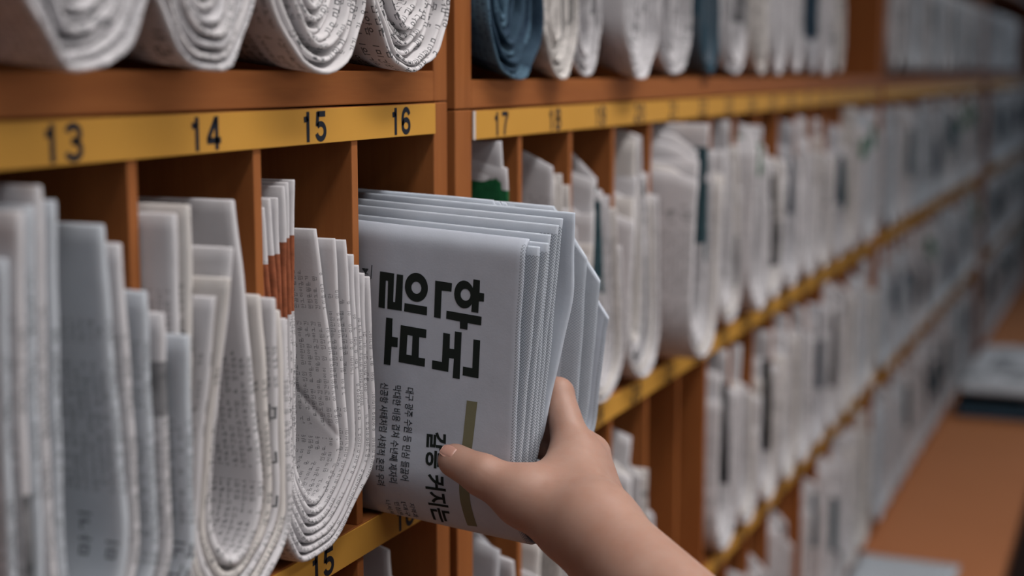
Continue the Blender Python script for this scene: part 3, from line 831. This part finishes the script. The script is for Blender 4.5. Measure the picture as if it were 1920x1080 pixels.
for i, (wd, mt, lk, n_) in enumerate(((0.135, 'n_text', 'broad grey roll', 3), (0.085, 'n_teal_mag', 'teal spotted roll', 3), (0.13, 'n_pic', 'printed grey roll', 3), (0.09, 'n_warm', 'warm grey roll', 2), (0.11, 'n_text', 'pale roll', 3),
                                      (0.09, 'n_text', 'grey roll', 2), (0.08, 'n_navy', 'dark picture roll', 2), (0.11, 'n_text', 'light roll', 2), (0.07, 'n_warm', 'narrow warm roll', 2))):
    roll(yy + wd / 2 + (0.012 if 0.80 < yy < 0.86 else 0), wd / 2 - 0.008, ZB2, 0.004, n_, lk, 'of newspaper, %s right of the upper divider' % NTH[i], [M[mt]], 40 + i, n_s=32)
    yy += wd
for base_y, cnt, nm in ((1.82, 13, 'upper shelf behind the middle cabinet'), (3.50, 9, 'farthest upper shelf')):
    for i in range(cnt):
        mt, lk = (('n_text_cool', 'cool grey roll'), ('n_text', 'grey roll'), ('n_pic', 'printed grey roll'))[(i * 7 + cnt) % 3]
        roll(base_y + i * 0.119, 0.052, ZB2, 0.008, 1, lk, 'of newspaper, %s on the %s' % (NTH[i], nm), [M[mt]], 70 + i + cnt, t=0.02, n_s=28)


# ------------------------------------------------------------------ newspapers lying on the counter
def flat_paper(x0, x1, y0, y1, z, t, mat, label, seed, group=None):
    r = np.random.RandomState(seed)
    nx, ny = 14, 18
    V, UV, UV2, Fc = [], [], [], []
    p = r.uniform(0, 6, 4)
    for side in (0, 1):
        for i in range(nx):
            for j in range(ny):
                a, b = i / (nx - 1), j / (ny - 1)
                e = min(1.0, 12 * min(a, 1 - a, b, 1 - b) + 0.35)
                bulge = 0.004 * math.sin(3 * a + p[0]) * math.sin(4 * b + p[1]) * (1 if side else 0.0)
                V.append((x0 + (x1 - x0) * a, y0 + (y1 - y0) * b, z + (t * (0.5 + 0.5 * e) if side else t * 0.5 * (1 - e)) + max(0, bulge)))
                UV.append(((x1 - x0) * a, (y1 - y0) * b)); UV2.append((0.1, 0.0))
    q = nx * ny
    for i in range(nx - 1):
        for j in range(ny - 1):
            a = i * ny + j
            Fc.append((a, a + 1, a + ny + 1, a + ny)); Fc.append((q + a, q + a + ny, q + a + ny + 1, q + a + 1))
    ring = [i * ny for i in range(nx)] + [(nx - 1) * ny + j for j in range(1, ny)] + [i * ny + ny - 1 for i in range(nx - 2, -1, -1)] + [j for j in range(ny - 2, 0, -1)]
    for a, b in zip(ring, ring[1:] + ring[:1]): Fc.append((a, b, q + b, q + a))
    o = link_mesh('counter_newspaper', V, Fc, mat, uv=UV, uv2=UV2)
    return tag(o, label, 'newspaper', group)


G = 'newspapers lying on the counter'
flat_paper(0.005, 0.165, 1.30, 1.67, CT + 0.0003, 0.010, M['n_text_cool'], 'pale newspaper lying on the counter at the bottom edge', 1, G)
flat_paper(0.03, 0.225, 2.80, 3.40, CT + 0.0003, 0.022, M['n_blue'], 'blue newspaper at the bottom of the far pile on the counter', 2, G)
flat_paper(0.03, 0.225, 2.81, 3.42, CT + 0.0305, 0.020, M['n_teal_mag'], 'dark newspaper in the middle of the far pile on the counter', 3, G)
flat_paper(0.032, 0.222, 2.80, 3.41, CT + 0.058, 0.018, M['n_pic'], 'light newspaper on top of the far pile on the counter', 4, G)

# ------------------------------------------------------------------ the hand: one continuous skin from a signed distance field
def field_mesh(caps, step=0.0016, pad=0.008):
    P = np.array([c[0] for c in caps] + [c[2] for c in caps]); R = max(max(c[1], c[3]) for c in caps)
    lo = P.min(0) - R - pad; hi = P.max(0) + R + pad
    n = np.ceil((hi - lo) / step).astype(int) + 1
    ax = [lo[i] + step * np.arange(n[i]) for i in range(3)]
    X, Y, Z = np.meshgrid(*ax, indexing='ij')
    Fd = None
    for a, ra, b, rb, kk in caps:
        a = np.array(a); b = np.array(b); d = b - a; L2 = float(d @ d) + 1e-12
        t = np.clip(((X - a[0]) * d[0] + (Y - a[1]) * d[1] + (Z - a[2]) * d[2]) / L2, 0, 1)
        dist = np.sqrt((X - a[0] - t * d[0]) ** 2 + (Y - a[1] - t * d[1]) ** 2 + (Z - a[2] - t * d[2]) ** 2) - (ra + (rb - ra) * t)
        if Fd is None: Fd = dist
        else:
            h = np.clip(0.5 + 0.5 * (Fd - dist) / kk, 0, 1)
            Fd = Fd * (1 - h) + dist * h - kk * h * (1 - h)
    # surface nets
    sgn = Fd < 0
    cs = [sgn[i:n[0] - 1 + i, j:n[1] - 1 + j, k:n[2] - 1 + k] for i in (0, 1) for j in (0, 1) for k in (0, 1)]
    tot = sum(c.astype(int) for c in cs)
    act = (tot > 0) & (tot < 8)
    idx = -np.ones(act.shape, int); cells = np.argwhere(act); idx[act] = np.arange(len(cells))
    acc = np.zeros((len(cells), 3)); cnt = np.zeros(len(cells))
    cor = [(i, j, k) for i in (0, 1) for j in (0, 1) for k in (0, 1)]
    for a in range(8):
        for b in range(a + 1, 8):
            if sum(abs(x - y) for x, y in zip(cor[a], cor[b])) != 1: continue
            fa = Fd[cells[:, 0] + cor[a][0], cells[:, 1] + cor[a][1], cells[:, 2] + cor[a][2]]
            fb = Fd[cells[:, 0] + cor[b][0], cells[:, 1] + cor[b][1], cells[:, 2] + cor[b][2]]
            cr = (fa < 0) != (fb < 0)
            t = np.where(cr, fa / (fa - fb + 1e-15), 0)
            pt = np.array(cor[a])[None] + t[:, None] * (np.array(cor[b]) - np.array(cor[a]))[None]
            acc += np.where(cr[:, None], pt, 0); cnt += cr
    V = lo + (cells + acc / cnt[:, None]) * step
    Fc = []
    for axn in range(3):
        o1, o2 = [(1, 2), (2, 0), (0, 1)][axn]
        sl0 = [slice(1, n[i] - 1) for i in range(3)]; sl0[axn] = slice(0, n[axn] - 1)
        sl1 = list(sl0); sl1[axn] = slice(1, n[axn])
        A = sgn[tuple(sl0)]; B_ = sgn[tuple(sl1)]
        e = np.argwhere(A != B_)
        off = np.ones(3, int); off[axn] = 0
        e2 = e + off
        fl = A[tuple(e.T)]
        d1 = np.zeros(3, int); d1[o1] = 1; d2 = np.zeros(3, int); d2[o2] = 1
        q = np.stack([idx[tuple((e2 - d1 - d2).T)], idx[tuple((e2 - d2).T)], idx[tuple(e2.T)], idx[tuple((e2 - d1).T)]], 1)
        q[~fl] = q[~fl][:, ::-1]
        Fc += q.tolist()
    return V, Fc


TH_TIP = (0.0605, -0.0562, -0.2124); TH_IP = (0.0790, -0.0590, -0.2182); TH_MCP = (0.1030, -0.0560, -0.2285); CMC = (0.1290, -0.0590, -0.2385)
I_MCP = (0.1165, -0.0140, -0.2175); I_PIP = (0.0955, 0.0115, -0.1850); I_DIP = (0.0745, 0.0110, -0.1830); I_TIP = (0.0570, 0.0085, -0.1900)
M_MCP = (0.1178, 0.0050, -0.2178); M_PIP = (0.0960, 0.0150, -0.2060); M_DIP = (0.0740, 0.0120, -0.2020); M_TIP = (0.0560, 0.0090, -0.2080)
R_MCP = (0.1260, 0.0110, -0.2480); R_PIP = (0.1020, 0.0170, -0.2240); R_DIP = (0.0800, 0.0130, -0.2170); R_TIP = (0.0650, 0.0100, -0.2190)
P_MCP = (0.1270, 0.0150, -0.2620); P_PIP = (0.1130, 0.0300, -0.2450); P_DIP = (0.1050, 0.0270, -0.2330); P_TIP = (0.0960, 0.0200, -0.2280)
WR_A = (0.1460, -0.0660, -0.2380); WR_B = (0.1530, -0.0560, -0.2560)
EL_A = (0.2900, -0.1780, -0.2930); EL_B = (0.3000, -0.1560, -0.3200)
caps = [
    (EL_A, 0.033, WR_A, 0.0215, 0.01), (EL_B, 0.033, WR_B, 0.0195, 0.018),
    (WR_A, 0.020, I_MCP, 0.0118, 0.016), (WR_B, 0.018, M_MCP, 0.0112, 0.010), (WR_B, 0.018, R_MCP, 0.011, 0.012), (WR_B, 0.017, P_MCP, 0.0105, 0.012),
    (WR_A, 0.019, CMC, 0.0165, 0.012), (CMC, 0.0165, TH_MCP, 0.0142, 0.012), (CMC, 0.012, I_MCP, 0.010, 0.012),
    (TH_MCP, 0.0138, TH_IP, 0.0112, 0.006), (TH_IP, 0.0112, TH_TIP, 0.0095, 0.004), (TH_MCP, 0.0105, I_MCP, 0.0080, 0.018),
    (I_MCP, 0.0118, I_PIP, 0.0090, 0.008), (I_PIP, 0.0092, I_DIP, 0.0080, 0.003), (I_DIP, 0.0080, I_TIP, 0.0070, 0.003),
    (M_MCP, 0.0115, M_PIP, 0.0090, 0.004), (M_PIP, 0.0090, M_DIP, 0.0080, 0.003), (M_DIP, 0.0080, M_TIP, 0.0070, 0.003),
    (R_MCP, 0.0110, R_PIP, 0.0085, 0.003), (R_PIP, 0.0085, R_DIP, 0.0076, 0.003), (R_DIP, 0.0076, R_TIP, 0.0068, 0.003),
    (P_MCP, 0.0100, P_PIP, 0.0076, 0.003), (P_PIP, 0.0076, P_DIP, 0.0068, 0.003), (P_DIP, 0.0068, P_TIP, 0.0060, 0.003),
]
k = NT('skin')
sn = k.noise(k.objco(), 55.0, 4, 0.6); sf = k.noise(k.objco(), 700.0, 3, 0.6)
skin_c = k.mix(k.m('MULTIPLY_ADD', sn, 1.8, -0.4, clamp=True), (0.33, 0.178, 0.128), (0.38, 0.238, 0.185))
k.bump(k.m('ADD', k.m('MULTIPLY', sn, 0.6), k.m('MULTIPLY', sf, 0.3)), 0.18, 0.0008)
k.bsdf.inputs['Subsurface Weight'].default_value = 0.25
k.bsdf.inputs['Subsurface Radius'].default_value = (0.006, 0.0025, 0.0015)
k.bsdf.inputs['Subsurface Scale'].default_value = 0.6
M['skin'] = k.done(skin_c, 0.5, 0.35)
M['nail'] = plain('fingernail', (0.43, 0.235, 0.185), 0.35, 0.45)
hv, hf = field_mesh(caps)
hand = link_mesh('person', hv, hf, M['skin'], base=(0.295, -0.167, -0.3065))
tag(hand, 'bare right hand and forearm of a person pulling the masthead newspaper out of its slot', 'person')


def nail(tip, ip, up, r_, width, length, back):
    tip = Vector(tip); ip = Vector(ip); ax_ = (tip - ip).normalized()
    up = Vector(up); up = (up - ax_ * up.dot(ax_)).normalized(); sd = ax_.cross(up)
    V, Fc = [], []
    na, nb = 9, 9
    for i in range(na):
        a = i / (na - 1)
        for j in range(nb):
            b = (j / (nb - 1) - 0.5) * 2
            ww = width * (1 - 0.10 * (1 - a)) * (1.0 if 0.1 < a < 0.85 else 0.86)
            ang = b * ww / r_
            cap_r = r_ + 0.00015 - 0.0007 * b ** 4 - 0.0009 * max(0, a - 0.55) * 2 - (0.0010 if i == 0 else 0) - (0.0008 if i == na - 1 else 0)
            c = tip + ax_ * (-back + a * length)
            V.append(tuple(c + (up * math.cos(ang) + sd * math.sin(ang)) * cap_r))
    for i in range(na - 1):
        for j in range(nb - 1):
            q = i * nb + j; Fc.append((q, q + nb, q + nb + 1, q + 1))
    n0 = len(V)
    V += [tuple(Vector(v) - up * 0.0012) for v in V]
    m0 = len(Fc)
    Fc += [tuple(n0 + q for q in reversed(f)) for f in Fc[:m0]]
    ring = [j for j in range(nb)] + [i * nb + nb - 1 for i in range(1, na)] + [(na - 1) * nb + j for j in range(nb - 2, -1, -1)] + [i * nb for i in range(na - 2, 0, -1)]
    for a, b in zip(ring, ring[1:] + ring[:1]): Fc.append((b, a, n0 + a, n0 + b))
    o = link_mesh('fingernail', V, Fc, M['nail'], hand)
    return o


nail(TH_TIP, TH_IP, (0.10, -0.72, 0.75), 0.0096, 0.0046, 0.0100, 0.0030)
nail(I_TIP, I_DIP, (0.1, 0.9, 0.4), 0.0072, 0.0045, 0.010, 0.004)
